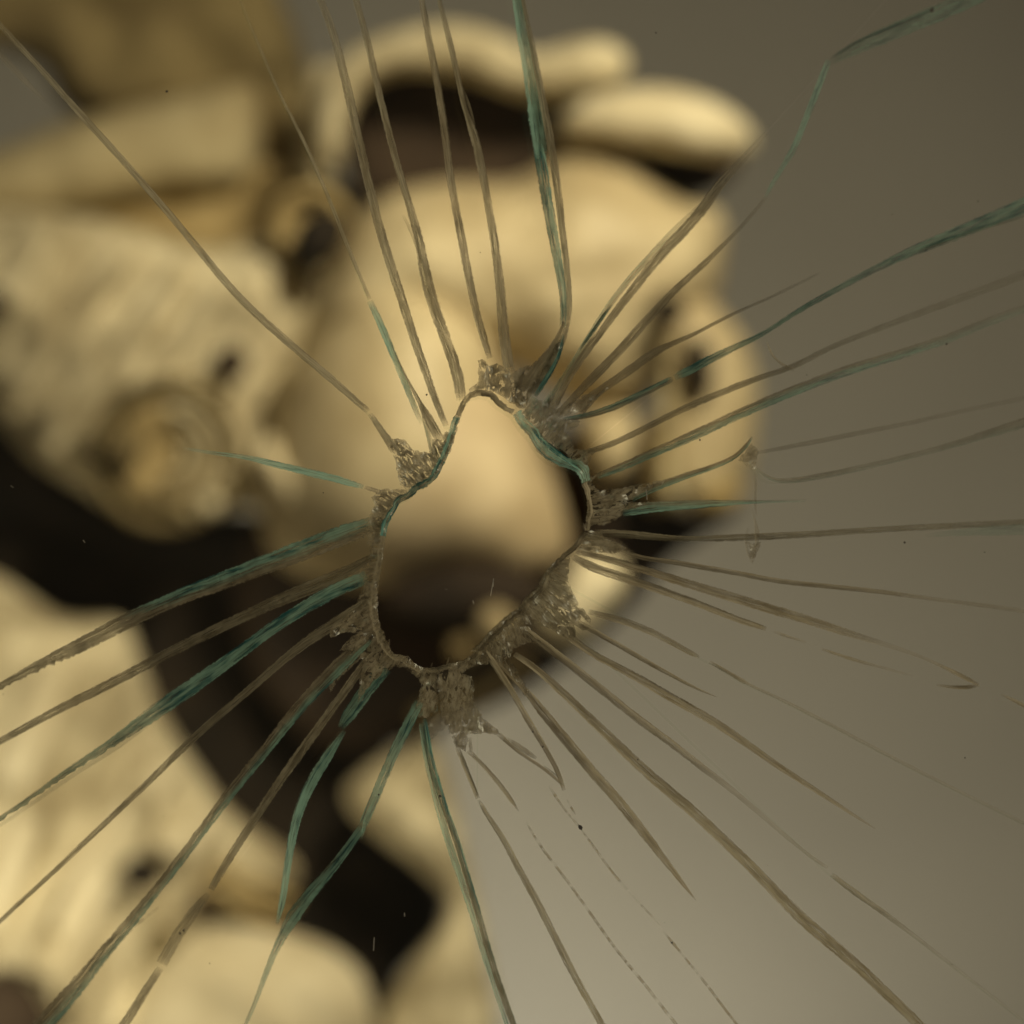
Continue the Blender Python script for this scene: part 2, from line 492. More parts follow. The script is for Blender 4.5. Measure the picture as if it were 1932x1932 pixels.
for k, (x, y, r) in enumerate(((395, 950, 24), (350, 965, 20), (415, 905, 18), (300, 935, 16))):
    dial('connector_lug', x, y, [(r, 0), (r * .85, 12), (r * .4, 20), (1, 21)], M_DULL if k % 2 else M_CREAM, -0.078)
puff('chest_tab', [(470, 850), (510, 815), (545, 860), (590, 940), (592, 985), (545, 985), (505, 930)], -0.07, 0.03, M_PALE, 40)
puff('chest_strap', [(520, 700), (545, 690), (530, 780), (520, 830), (500, 820)], -0.06, 0.02, M_OLIVE, 16)
# dark harness and belt across the body
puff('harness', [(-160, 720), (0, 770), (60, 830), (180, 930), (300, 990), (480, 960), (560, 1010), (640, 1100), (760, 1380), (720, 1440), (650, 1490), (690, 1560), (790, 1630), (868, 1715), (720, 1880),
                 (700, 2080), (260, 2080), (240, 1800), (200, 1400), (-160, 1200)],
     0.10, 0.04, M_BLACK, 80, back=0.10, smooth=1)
# arms
puff('upper_arm', [(-160, 1020), (0, 1085), (60, 1130), (125, 1172), (235, 1160), (262, 1230), (300, 1340), (370, 1450), (440, 1540), (540, 1605), (575, 1660), (480, 1700), (400, 1740), (360, 1780), (300, 2050), (-160, 2050)],
     0.02, 0.09, M_CREAM, 170, back=0.10, wr=0.014, wf=7, step=12, fold=(2.0, 0.016))
for a in ([(330, 1440, 24), (260, 1520, 30), (170, 1640, 26), (110, 1760, 18)],
          [(400, 1530, 20), (360, 1590, 28), (300, 1600, 24)],
          [(110, 1250, 40), (60, 1380, 50), (20, 1480, 40)],
          [(240, 1590, 18), (180, 1700, 24), (110, 1830, 20)],
          [(60, 1540, 26), (20, 1650, 30), (-20, 1760, 24)]):
    roll('arm_fold', a, M_PALE, -0.068, flat=0.9)
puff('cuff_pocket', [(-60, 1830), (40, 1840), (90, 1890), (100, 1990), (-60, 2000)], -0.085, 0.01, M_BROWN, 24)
dial('snap_button', 268, 1648, [(34, 0), (28, 10), (10, 14), (1, 14)], M_BLACK, -0.085, rx=1.2)
dial('snap_button', 300, 1780, [(30, 0), (24, 10), (10, 14), (1, 14)], M_OLIVE, -0.085)
dial('snap_button', 385, 1712, [(24, 0), (20, 10), (10, 14), (1, 14)], M_BROWN, -0.075)
roll('wrist_cable', [(380, 1610, 12), (440, 1655, 16), (520, 1690, 16), (560, 1700, 12)], M_TAN, -0.055)
roll('wrist_cable', [(370, 1660, 10), (440, 1700, 14), (500, 1730, 14), (540, 1740, 10)], M_TAN, -0.06)
puff('glove', [(220, 2050), (250, 1880), (320, 1760), (430, 1738), (560, 1760), (650, 1800), (700, 1860), (725, 2050)], -0.05, 0.06, M_PALE, 120, back=0.08, wr=0.006, step=14, fold=(0.5, 0.005))
puff('forearm', [(640, 1500), (690, 1450), (760, 1405), (815, 1375), (840, 1440), (868, 1560), (905, 1720), (965, 2050), (690, 2050), (722, 1880), (868, 1715), (800, 1640), (700, 1570)],
     0.00, 0.05, M_CREAM, 90, back=0.08, wr=0.006, step=14, fold=(1.0, 0.006))
# smaller pieces belong to the part that they are fixed to
SUB = {'ear_slot': 'helmet_ear', 'ear_band': 'helmet_ear', 'ear_pad': 'helmet_ear', 'connector_ridge': 'hose_connector', 'connector_lug': 'hose_connector', 'hose_ring': 'hose_connector',
       'hose_socket': 'hose_connector', 'coupling_core': 'neck_coupling', 'pack_cover': 'backpack', 'pack_side': 'backpack', 'pack_strut': 'backpack', 'sleeve_fold': 'shoulder',
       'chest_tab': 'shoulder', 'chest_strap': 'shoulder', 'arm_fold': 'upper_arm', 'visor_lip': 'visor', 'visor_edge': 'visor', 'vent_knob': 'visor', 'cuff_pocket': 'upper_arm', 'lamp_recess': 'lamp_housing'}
PART = {o.name: o for o in FIG.children}
for o in list(FIG.children):
    up = SUB.get(o.name.split('.')[0])
    if up:
        o.parent = PART[up]
#FIGURE_END

# ------------------------------------------------------------------ the broken pane
TX, TZ = 0.16, 0.14    # slant of the pane: it runs away from the lens to the right and upwards
THICK = 0.0038
en = Vector((-TX, 1, -TZ)).normalized()
ex = Vector((1, TX, 0)).normalized()
ez = ex.cross(en).normalized()
R = Matrix((ex, en, ez)).transposed()
PANE = empty('broken_glass_pane', R.to_4x4(), 'clear glass pane with a jagged hole and radiating grey and green cracks', 'glass pane')
RT = R.transposed()
COSN = en.y


def gp(sx, sy, dep):
    """a point of the pane where it is crossed, dep metres behind its front face (sx, sy: 3840-unit drawing of the pane)"""
    sx, sy, dep = float(sx), float(sy), float(dep)
    dx, dz = (sx / 3840 - .5) * FRAME, -(sy / 3840 - .5) * FRAME
    # ray CAM + s*(dx, DIST, dz); plane y = TX x + TZ z + dep/COSN
    s = (DIST + dep / COSN) / (DIST - TX * dx - TZ * dz)
    return RT @ (CAM + s * Vector((dx, DIST, dz)))


def TL(*p): return [(0 + q[0] * .994, 0 + q[1] * .994) + tuple(q[2:]) for q in p]
def TR(*p): return [(1920 + q[0] * .994, 0 + q[1] * .994) + tuple(q[2:]) for q in p]
def BL(*p): return [(0 + q[0] * .994, 1920 + q[1] * .994) + tuple(q[2:]) for q in p]
def BR(*p): return [(1920 + q[0] * .994, 1920 + q[1] * .994) + tuple(q[2:]) for q in p]
def Z1(*p): return [(1280 + q[0] / 3.22, 1280 + q[1] / 3.22) + tuple(q[2:]) for q in p]
def Z2(*p): return [(1780 + q[0] / 3.22, 1280 + q[1] / 3.22) + tuple(q[2:]) for q in p]
def Z3(*p): return [(1280 + q[0] / 3.22, 1880 + q[1] / 3.22) + tuple(q[2:]) for q in p]
def Z4(*p): return [(1780 + q[0] / 3.22, 1880 + q[1] / 3.22) + tuple(q[2:]) for q in p]
def Z5(*p): return [(1380 + q[0] / 2.415, 2380 + q[1] / 2.415) + tuple(q[2:]) for q in p]
def Z7(*p): return [(1237 + q[0] / 1.61, 1237 + q[1] / 1.61) + tuple(q[2:]) for q in p]
def Z8(*p): return [(1237 + q[0] / 1.61, 2250 + q[1] / 1.61) + tuple(q[2:]) for q in p]
def Z6(*p): return [(2080 + q[0] / 2.415, 1580 + q[1] / 2.415) + tuple(q[2:]) for q in p]


#CRACKS_BEGIN
# each crack: points (x, y, width[, strength]); tints (one side, other side) 0 = grey brown .. 1 = sea green; through = splits the pane to its edge
CR = []
def crack(pts, tint=(0, 0), op=0.92, through=False, **k):
    CR.append(dict(pts=pts, tint=tint, op=op, through=through, **k))

# upper left
crack(TL((1490, 1700, 40), (1440, 1625, 28), (1396, 1562, 20)), op=.95)
crack(TL((1390, 1553, 24), (1250, 1430, 30), (1080, 1285, 32), (900, 1120, 32), (700, 880, 30), (520, 670, 28), (300, 425, 28), (130, 235, 24, .8), (0, 95, 24, .6), (-60, 30, 22, .5)), through=True)
crack(TL((190, 400, 12, .1), (90, 300, 26, .35), (0, 205, 26, .3), (-40, 160, 24, .3)), op=.8)
crack(TL((1395, 1130, 16), (1370, 1070, 14, .8), (1335, 985, 15), (1300, 900, 17), (1250, 770, 15), (1190, 630, 15), (1130, 500, 15), (1065, 375, 12), (1040, 320, 14, .7), (980, 180, 14, .5), (930, 60, 12, .3), (900, -20, 10, .2)), op=.75, through=True)
crack(TL((1592, 1600, 18, .3), (1560, 1530, 24, .7), (1530, 1450, 26), (1480, 1330, 28), (1440, 1230, 30), (1395, 1135, 26, .5)), (1, 1))
crack(TL((1662, 1665, 40), (1640, 1620, 40), (1610, 1570, 36), (1585, 1520, 20), (1540, 1440, 9), (1490, 1330, 6, .6)), (.1, 0))
crack(TL((1640, 1740, 26), (1625, 1670, 22), (1605, 1600, 18), (1590, 1545, 12, .6)), (.5, .2), op=.7)
crack(TL((1683, 1607, 24), (1650, 1530, 28), (1615, 1430, 32), (1560, 1270, 36), (1500, 1080, 38), (1440, 890, 38), (1390, 690, 38), (1345, 490, 38), (1300, 290, 36, .9), (1250, 100, 32, .75), (1205, -10, 28, .6)), through=True)
crack(TL((1740, 1510, 40), (1736, 1450, 48), (1710, 1360, 46), (1670, 1250, 46), (1625, 1120, 48), (1600, 1010, 46), (1580, 900, 36), (1540, 760, 30), (1490, 590, 30), (1430, 350, 30), (1385, 150, 28, .9), (1340, -10, 26, .75)), through=True)
crack(TL((1600, 1010, 14, .6), (1570, 920, 14, .8), (1548, 860, 14, .6), (1520, 810, 10, .3)), op=.6)
crack(TL((1848, 1352, 24), (1820, 1260, 30), (1790, 1150, 32), (1760, 1000, 34), (1730, 840, 34), (1700, 680, 32), (1680, 510, 32), (1655, 340, 30), (1620, 160, 28), (1590, -10, 24, .8)), through=True)
crack(TL((1925, 1410, 44), (1910, 1340, 46), (1895, 1200, 44), (1885, 1060, 38), (1860, 880, 34), (1835, 730, 32), (1810, 600, 36), (1785, 490, 34), (1757, 430, 22), (1730, 300, 24), (1695, 150, 24), (1655, -10, 18, .7)), through=True)
crack(TL((1790, 470, 8), (1772, 400, 12), (1750, 340, 8, .5)), op=.7)
# the broad green one going up
crack(TR((110, 600, 50, .8), (95, 450, 70), (75, 300, 64), (45, 150, 54), (22, 0, 46), (10, -60, 42)), (.9, .55), op=.85, green=.3)
crack(TR((205, 1230, 26), (217, 1180, 26), (212, 1060, 26), (195, 910, 28), (175, 740, 32), (150, 560, 34), (120, 400, 32), (80, 190, 24), (45, 20, 16), (32, -50, 14)), (0, 0), through=True)
crack(TR((190, 1235, 26), (198, 1150, 28), (183, 1040, 34), (163, 930, 42), (145, 830, 46), (125, 720, 48), (108, 600, 50), (98, 540, 40, .4)), (1, .75), dark=.25)
crack(TR((60, 1480, 90), (110, 1400, 92), (160, 1330, 62), (192, 1270, 44), (205, 1215, 32)), (0, .15), op=.95)
crack(TR((88, 1495, 14), (112, 1455, 20), (150, 1400, 20), (188, 1330, 14), (196, 1260, 10, .5)), (1, 1), op=1, dark=.4)
crack(Z2((690, 1030, 12), (750, 1150, 26), (830, 1200, 14), (900, 1280, 20), (1000, 1350, 20), (1150, 1450, 16), (1290, 1560, 12)), (1, 1), op=1, dark=.6)
# upper right
crack(TR((150, 1550, 32), (190, 1462, 34), (260, 1352, 32), (330, 1260, 30), (400, 1165, 32), (480, 1062, 38), (560, 962, 42), (640, 880, 44), (720, 790, 44), (780, 700, 42, .9), (870, 600, 30, .35), (960, 500, 20, .1)), (0, 0), through=True)
crack(TR((120, 1540, 34), (160, 1480, 30), (220, 1390, 26), (280, 1290, 26), (340, 1190, 24), (420, 1080, 26), (500, 990, 26), (600, 880, 26, .8), (720, 765, 14, .5)), (.55, .55), op=.62)
crack(TR((255, 1320, 10), (300, 1255, 14), (345, 1190, 14), (375, 1150, 8, .5)), (1, 1), op=1, dark=.4)
crack(TR((165, 1570, 22), (200, 1535, 28), (290, 1440, 36), (380, 1350, 36), (470, 1250, 36), (560, 1150, 32), (650, 1060, 28), (720, 1000, 24), (800, 920, 18, .7), (880, 840, 14, .45), (960, 740, 14, .35)), op=.88)
crack(TR((955, 745, 14, .4), (1000, 660, 20, .45), (1060, 570, 26, .5), (1100, 470, 26, .55), (1140, 370, 28, .55), (1180, 260, 28, .5), (1195, 225, 24, .5)), (.7, .7), through=False, op=1.2)
crack(TR((1195, 240, 20, .4), (1270, 195, 44, .55), (1400, 135, 66, .6), (1550, 72, 72, .6), (1700, 8, 72, .6), (1800, -40, 70, .6)), (.6, .9), op=.85, dark=.1)
crack(TR((1200, 222, 10, .6), (1270, 172, 12, .7), (1400, 112, 12, .7), (1500, 75, 12, .6), (1590, 35, 10, .6)), (.8, .8), op=.8, dark=.4)
crack(TR((250, 1530, 30), (320, 1482, 36), (380, 1440, 34), (460, 1385, 36), (540, 1325, 34), (600, 1297, 22), (700, 1255, 15), (800, 1200, 14, .9), (900, 1155, 12, .7), (1000, 1110, 11, .5), (1160, 1030, 9, .3)), op=.85)
crack(TR((255, 1570, 20), (300, 1510, 18), (355, 1465, 12, .6)), op=.7)
crack(TR((190, 1582, 16), (300, 1566, 26), (400, 1530, 30), (500, 1480, 28), (600, 1432, 26), (606, 1428, 20, .7)), (.85, .35), op=.95, dark=.35)
crack(TR((612, 1424, 26), (660, 1403, 36), (740, 1360, 36), (850, 1305, 26), (950, 1260, 20), (1000, 1225, 18), (1100, 1160, 22), (1200, 1105, 24, .9), (1300, 1050, 26, .75), (1400, 1000, 32, .8), (1500, 950, 38, .85), (1600, 912, 48, .8), (1720, 862, 54, .8), (1830, 818, 58, .8), (1945, 768, 62, .8), (2000, 745, 62, .8)), (1, .75), op=.92, dark=.22, through=True)
crack(TR((1530, 945, 14), (1620, 912, 18), (1720, 878, 14, .7), (1830, 842, 20, .6), (1945, 808, 22, .6)), (.9, .3), op=.8, dark=.4)
crack(TR((270, 1708, 22), (350, 1687, 24), (450, 1641, 25), (550, 1590, 25), (650, 1540, 27), (750, 1498, 28), (850, 1456, 27), (960, 1415, 22), (1060, 1385, 24, .8), (1200, 1310, 22, .6), (1330, 1260, 24, .55), (1500, 1195, 28, .45), (1650, 1140, 32, .4), (1800, 1085, 36, .35), (1945, 1030, 40, .35)), op=.85, through=True)
crack(TR((960, 1283, 6, .6), (964, 1330, 9), (990, 1370, 9), (1030, 1386, 12), (1065, 1398, 9, .5)), op=.65)
crack(TR((320, 1797, 26), (400, 1768, 32), (500, 1722, 36), (600, 1680, 38), (700, 1636, 42), (800, 1588, 42), (900, 1543, 42), (1000, 1499, 42), (1100, 1460, 42, .9), (1200, 1420, 42, .8), (1350, 1370, 42, .75), (1500, 1325, 40, .65), (1650, 1275, 38, .5), (1800, 1212, 36, .4), (1945, 1160, 34, .3)), (.15, .95), op=.88, through=True)
crack(TR((925, 1708, 14, .5), (1100, 1675, 20, .55), (1300, 1635, 20, .5), (1500, 1595, 18, .4), (1700, 1550, 18, .3), (1945, 1500, 20, .2)), op=.85, through=True)
crack(TR((920, 1765, 9, .6), (950, 1806, 14, .6), (985, 1818, 16, .7), (1050, 1815, 22, .7), (1200, 1790, 26, .65), (1400, 1745, 22, .5), (1600, 1695, 24, .5), (1800, 1635, 34, .6), (1945, 1590, 42, .6)), (.15, .55), op=.85, through=True)
crack(TR((450, 1880, 34), (520, 1845, 34), (600, 1815, 30), (700, 1780, 25), (780, 1755, 22), (850, 1725, 18), (888, 1690, 18), (906, 1648, 9)), (.1, .85), op=.9)
crack(TR((868, 1738, 8), (895, 1752, 14), (916, 1776, 8, .6)), op=.8)
crack(TR((914, 1780, 10, .5), (935, 1812, 12, .6), (922, 1850, 10, .6), (905, 1885, 12, .7), (915, 1920, 10, .6), (922, 1945, 10, .5)), op=.65)
crack(TR((415, 1926, 50), (500, 1915, 48), (620, 1906, 42), (750, 1900, 32), (880, 1893, 18), (950, 1893, 12, .8), (1110, 1889, 8, .3)), (.35, .8), op=.85)
# right
crack(BR((310, 82, 34), (400, 80, 34), (500, 90, 32), (600, 100, 26), (700, 102, 22, .8), (780, 98, 28), (900, 95, 30), (1100, 85, 28, .9), (1300, 72, 26, .85), (1500, 60, 26, .75), (1700, 50, 26, .7), (1945, 38, 28, .6)), op=.88, through=True)
crack(BR((1560, 88, 14, .15), (1700, 76, 30, .5), (1820, 70, 40, .6), (1950, 66, 46, .6)), (1, 1), op=.6)
crack(BR((905, -10, 9, .5), (920, 40, 10, .6), (940, 80, 22, .7), (925, 130, 12, .5), (906, 195, 8, .6)), op=.7)
crack(BR((906, 195, 8, .6), (880, 135, 12, .6), (868, 100, 10, .4), (890, 60, 10, .4)), op=.6)
crack(BR((430, 152, 16), (480, 175, 18), (600, 186, 21), (700, 206, 23), (850, 230, 21), (1000, 260, 21), (1200, 281, 21), (1400, 302, 19, .85), (1600, 330, 16, .5), (1800, 355, 18, .45), (1945, 376, 18, .35)), op=.92, through=True)
crack(BR((238, 150, 16), (320, 167, 25), (420, 195, 29), (520, 225, 32), (640, 263, 36), (760, 300, 38), (900, 343, 40), (1050, 388, 38), (1200, 434, 34, .9), (1300, 468, 28, .6), (1420, 502, 20, .3), (1560, 552, 14, .35), (1640, 590, 14, .8), (1700, 620, 18), (1762, 652, 14)), op=.95)
crack(BR((1764, 654, 10), (1730, 668, 18), (1670, 664, 14), (1600, 652, 8, .4)), op=.95)
crack(BR((1845, 688, 8, .6), (1890, 706, 14), (1950, 740, 18)), op=.85)
crack(BR((230, 170, 24), (290, 206, 36), (370, 231, 37), (450, 258, 35), (560, 295, 33), (680, 337, 29), (800, 385, 27), (900, 424, 24), (960, 441, 18)), op=.98)
crack(BR((985, 450, 10, .4), (1020, 465, 14, .8), (1060, 476, 10, .7), (1110, 492, 9, .5)), op=.8)
crack(BR((1168, 517, 10), (1280, 555, 14), (1380, 582, 12, .5), (1520, 620, 9, .1)), op=.85)
crack(BR((288, 376, 20), (400, 405, 30), (500, 440, 29), (600, 490, 25), (680, 538, 20), (708, 548, 10)), op=.85)
crack(BR((745, 566, 16), (775, 575, 14), (825, 612, 14), (870, 640, 18), (900, 655, 12, .7), (1000, 700, 13, .5), (1150, 775, 16, .5), (1300, 855, 16, .4), (1500, 960, 16, .35), (1700, 1060, 14, .3), (1945, 1180, 14, .25)), op=.85, through=True)
crack(BR((245, 412, 22), (300, 445, 22), (400, 500, 22), (500, 560, 20), (600, 615, 16), (700, 670, 10), (772, 698, 3)), op=.95)
crack(BR((215, 470, 32), (300, 535, 28), (400, 585, 30), (500, 640, 34), (600, 700, 36), (700, 755, 36), (800, 815, 34), (900, 885, 30), (1000, 955, 26), (1100, 1020, 22), (1200, 1085, 18, .9), (1300, 1150, 12, .7), (1372, 1196, 4, .5)), op=.98)
crack(BR((45, 438, 24), (120, 500, 32), (200, 560, 34), (300, 640, 34), (400, 720, 34), (500, 800, 33), (600, 870, 31, .9), (700, 950, 29, .75), (820, 1040, 25, .5), (950, 1150, 20, .35), (1100, 1280, 16, .4), (1190, 1342, 14, .5)), op=.92)
crack(BR((1205, 1368, 20), (1300, 1440, 25, .9), (1400, 1510, 23, .75), (1520, 1600, 18, .4), (1700, 1740, 14, .25), (1945, 1930, 12, .12)), op=.9, through=True)
crack(BR((8, 535, 22), (80, 580, 28), (180, 670, 33), (280, 765, 35), (400, 880, 40), (500, 975, 42), (600, 1060, 44), (700, 1145, 43), (800, 1240, 43), (900, 1335, 44), (1000, 1440, 46), (1100, 1540, 50), (1200, 1625, 50), (1300, 1710, 46), (1400, 1805, 44), (1480, 1880, 42), (1560, 1960, 42)), op=1, through=True)
crack(BR((48, 668, 26), (120, 760, 40), (220, 880, 42), (320, 1000, 42), (420, 1110, 42), (520, 1240, 38), (590, 1330, 27), (650, 1410, 15), (695, 1466, 4, .6)), op=.98)
# lower right, short and broken ones
crack(Z5((1060, 150, 20), (1130, 240, 26), (1210, 370, 28), (1310, 510, 27), (1420, 730, 25), (1560, 950, 23), (1680, 1160, 21), (1740, 1280, 20), (1775, 1410, 16)), op=.95)
crack(Z5((1130, 200, 14), (1230, 290, 20), (1330, 400, 24), (1420, 500, 24), (1480, 580, 14, .4)), op=.8)
crack(Z5((1180, 895, 22), (1300, 1020, 14), (1420, 1110, 14), (1580, 1190, 13), (1690, 1290, 12), (1765, 1365, 9)), op=.9)
crack(Z5((1225, 935, 20), (1330, 990, 26), (1450, 1065, 22), (1525, 1120, 12)), op=.7)
crack(Z5((1590, 1190, 8), (1660, 1235, 9), (1730, 1295, 7, .6)), op=.7)
crack(Z5((1640, 1370, 7, .6), (1690, 1455, 13), (1735, 1525, 9, .7), (1850, 1680, 8, .7), (1900, 1735, 12), (1930, 1755, 16)), op=.9, rag=1.6)
crack(Z5((1800, 1490, 6, .5), (1840, 1570, 10), (1880, 1630, 5, .5)), op=.85, rag=1.5)
crack(BR((262, 1200, 7), (310, 1262, 10), (365, 1345, 10), (435, 1425, 11)), op=.8, rag=2)
crack(BR((440, 1432, 5, .4), (510, 1505, 9, .7), (560, 1562, 5, .3)), op=.8, rag=2)
crack(BR((568, 1578, 8, .6), (610, 1630, 12), (660, 1690, 9), (740, 1790, 12), (825, 1905, 11), (880, 1970, 10)), op=.8, rag=1.8)
crack(Z5((905, 1050, 20), (950, 1085, 20), (1000, 1130, 15), (1100, 1240, 17), (1210, 1370, 19), (1300, 1500, 16), (1365, 1600, 5, .6)), op=.9, rag=1.3)
crack(BR((55, 1170, 7, .7), (95, 1245, 12), (200, 1380, 12), (300, 1520, 12), (400, 1660, 13), (500, 1780, 13), (600, 1910, 14), (650, 1970, 14)), op=.82, rag=1.6)
crack(Z5((920, 930, 14), (915, 1000, 14), (935, 1060, 12)), op=.85)
crack(Z5((805, 1015, 20), (880, 1190, 20), (995, 1485, 18)), op=1)
crack(Z5((1003, 1495, 8), (1030, 1570, 18), (1130, 1710, 22), (1240, 1860, 24)) + BR((0, 1300, 27), (100, 1480, 30), (200, 1680, 31), (280, 1830, 29), (360, 1970, 28)), op=.92, through=True)
# the dark green one going down
crack(Z5((505, 760, 20), (527, 900, 28), (555, 1110, 30), (610, 1300, 34), (655, 1450, 30), (720, 1640, 28), (800, 1850, 27)) + BL((1755, 1350, 27), (1800, 1500, 28), (1850, 1680, 28), (1900, 1830, 27), (1950, 1970, 26)), (.95, .3), op=1, dark=.5, through=True, fade_tint=.35)
crack(Z5((485, 800, 20), (500, 960, 22), (535, 1180, 22), (590, 1400, 22), (640, 1580, 30)) + BL((1700, 1270, 30), (1738, 1380, 28), (1785, 1530, 24), (1835, 1700, 22), (1885, 1850, 20), (1925, 1970, 20)), (.6, .6), op=.72)
# lower left
crack(BL((1415, 42, 60, .7), (1300, 85, 84), (1180, 130, 86), (1050, 180, 82), (930, 225, 76), (800, 275, 72), (700, 310, 66), (600, 355, 62), (500, 400, 66), (420, 440, 66), (330, 490, 62), (250, 530, 58), (170, 570, 50), (90, 610, 40), (0, 660, 32), (-60, 695, 30)), (.05, 1.0), op=.92, teeth=(.72, 34, 0), through=True, fade_tint=.0, tend=.62)
crack(BL((1410, 165, 22), (1300, 228, 46), (1180, 282, 58), (1050, 334, 52), (930, 390, 46), (800, 450, 45), (700, 500, 43), (600, 550, 42), (500, 605, 41), (400, 655, 40), (300, 705, 38), (200, 755, 34), (100, 810, 31), (0, 865, 29), (-60, 895, 28)), (.0, .0), op=.88, through=True)
crack(BL((1385, 245, 56, .8), (1270, 292, 58), (1180, 342, 56), (1080, 402, 52), (960, 488, 50), (850, 570, 58), (750, 640, 64), (650, 710, 66), (560, 772, 60, .95), (480, 830, 46), (400, 888, 36), (300, 950, 32), (200, 1020, 28), (100, 1093, 24), (0, 1158, 22), (-60, 1200, 20)), (.75, .9), op=.92, teeth=(.62, 48, 0), through=True, dark=.12)
crack(BL((560, 800, 20, .4), (480, 858, 22, .5), (400, 915, 22, .5), (300, 975, 20, .5), (200, 1045, 18, .45), (100, 1115, 16, .4), (-20, 1195, 14, .4)), (.7, .7), op=.6)
crack(BL((960, 500, 10, .5), (990, 470, 16), (930, 530, 14), (880, 565, 10)), (.9, .9), op=.9, dark=.4)
crack(BL((1385, 335, 40), (1300, 400, 50), (1200, 460, 45), (1100, 532, 38), (1000, 620, 34), (900, 705, 33), (800, 790, 32), (700, 880, 31), (600, 980, 28), (500, 1075, 26), (400, 1170, 24), (300, 1265, 22), (200, 1360, 20), (100, 1450, 19), (0, 1545, 18), (-60, 1600, 18)), (.2, .0), op=.9, through=True, tend=.3)
crack(BL((1395, 475, 42), (1300, 560, 62), (1200, 660, 58), (1100, 770, 52), (1000, 900, 46), (900, 1020, 45), (800, 1150, 42), (720, 1260, 42), (650, 1350, 44), (570, 1450, 42), (500, 1540, 50), (430, 1620, 52), (370, 1690, 54), (300, 1780, 66), (230, 1860, 76), (130, 1970, 78)), (.85, .0), op=.9, through=True, rag=1.2)
crack(BL((600, 1490, 10, .5), (560, 1520, 14, .7), (510, 1560, 12, .6), (470, 1600, 8, .3)), op=.6, rag=2)
crack(BL((1385, 555, 30), (1320, 650, 36), (1240, 760, 37), (1160, 870, 39), (1080, 980, 37), (1000, 1100, 35), (920, 1220, 34), (850, 1330, 33), (795, 1425, 28)), (0, 0), op=.9)
crack(BL((785, 1440, 22), (730, 1510, 42), (660, 1610, 48), (610, 1705, 48)), (0, 0), op=.6, rag=1.2)
crack(BL((605, 1720, 30), (540, 1820, 36), (480, 1920, 40), (440, 1975, 40)), (0, 0), op=.85, through=True)
crack(BL((1165, 870, 12), (1145, 910, 9), (1125, 955, 5, .5)), op=.7)
crack(BL((1455, 585, 56), (1380, 672, 62), (1320, 760, 58), (1285, 815, 30, .8)), (.8, .8), op=.85)
crack(BL((1290, 820, 14, .6), (1250, 870, 20, .8), (1210, 930, 22)), (.3, .3), op=.7, rag=1.5)
crack(BL((1300, 825, 16, .7), (1230, 930, 44), (1180, 1010, 46), (1140, 1090, 42), (1110, 1190, 36), (1090, 1300, 32), (1075, 1400, 30), (1065, 1480, 28), (1045, 1555, 12, .5)), (.95, .6), op=.88)
crack(BL((1582, 715, 40), (1545, 790, 46), (1500, 880, 44), (1450, 990, 40), (1400, 1110, 40), (1370, 1180, 36)), (.8, .8), op=.85)
crack(BL((1372, 1180, 34), (1310, 1270, 36), (1240, 1360, 42), (1170, 1440, 50), (1110, 1520, 56), (1070, 1590, 40), (1030, 1670, 28, .85), (1000, 1750, 24, .8), (970, 1830, 20, .7), (925, 1940, 15, .6), (905, 1985, 14, .5)), (.8, .55), op=.85, through=True)
crack(BL((1380, 1160, 18), (1372, 1200, 14), (1364, 1235, 4, .4)), (.7, .7), op=.7)
# left
crack(TL((1452, 1862, 22), (1410, 1850, 18), (1375, 1838, 14)), (0, 0), op=.85)
crack(TL((1372, 1838, 18), (1300, 1815, 28), (1180, 1785, 32), (1050, 1755, 27), (920, 1722, 20, .75), (800, 1710, 16, .5), (690, 1690, 10, .2)), (1, .6), op=.92)

# ---- outline of the hole (3840 units), clockwise from the top
HOLE = (Z1((1680, 655), ) [:0] + [(1802, 1485), (1836, 1491), (1858, 1516), (1889, 1538), (1920, 1556), (1948, 1600), (1982, 1637), (2003, 1674), (2028, 1705), (2053, 1727), (2090, 1746), (2137, 1761), (2165, 1780), (2180, 1814),
        (2196, 1857), (2202, 1890), (2201, 1920), (2195, 1958), (2192, 1990), (2171, 2010), (2146, 2048), (2115, 2072), (2075, 2110), (2044, 2144), (2016, 2197), (1972, 2237), (1945, 2281), (1910, 2299), (1858, 2346), (1811, 2395),
        (1780, 2430), (1784, 2440), (1773, 2456), (1736, 2475), (1678, 2488), (1628, 2502), (1587, 2504), (1546, 2483), (1531, 2473), (1510, 2455), (1479, 2451), (1462, 2430), (1448, 2402), (1429, 2358), (1417, 2315), (1413, 2246),
        (1420, 2190), (1432, 2128), (1438, 2073), (1448, 2013), (1457, 1967), (1479, 1927), (1504, 1886), (1547, 1864), (1572, 1839), (1609, 1820), (1646, 1783), (1671, 1730), (1696, 1668), (1712, 1606), (1727, 1566), (1740, 1535), (1764, 1497)])
# rim sections: (first hole index, last, widths from..to, tint, strength, dark)
RIM = [(0, 4, 20, 22, .2, .9, .1), (4, 13, 40, 46, .6, .8, .0), (13, 18, 22, 20, .1, .95, 0), (18, 23, 20, 24, .0, .95, 0), (23, 30, 30, 30, .0, .85, 0), (30, 36, 24, 20, .0, .55, 0), (36, 42, 26, 26, .05, .5, 0),
       (42, 49, 34, 22, .1, .42, 0), (49, 57, 24, 32, .92, .95, .35), (57, 60, 30, 24, .7, .9, .2), (60, 66, 22, 24, .2, .9, .1)]
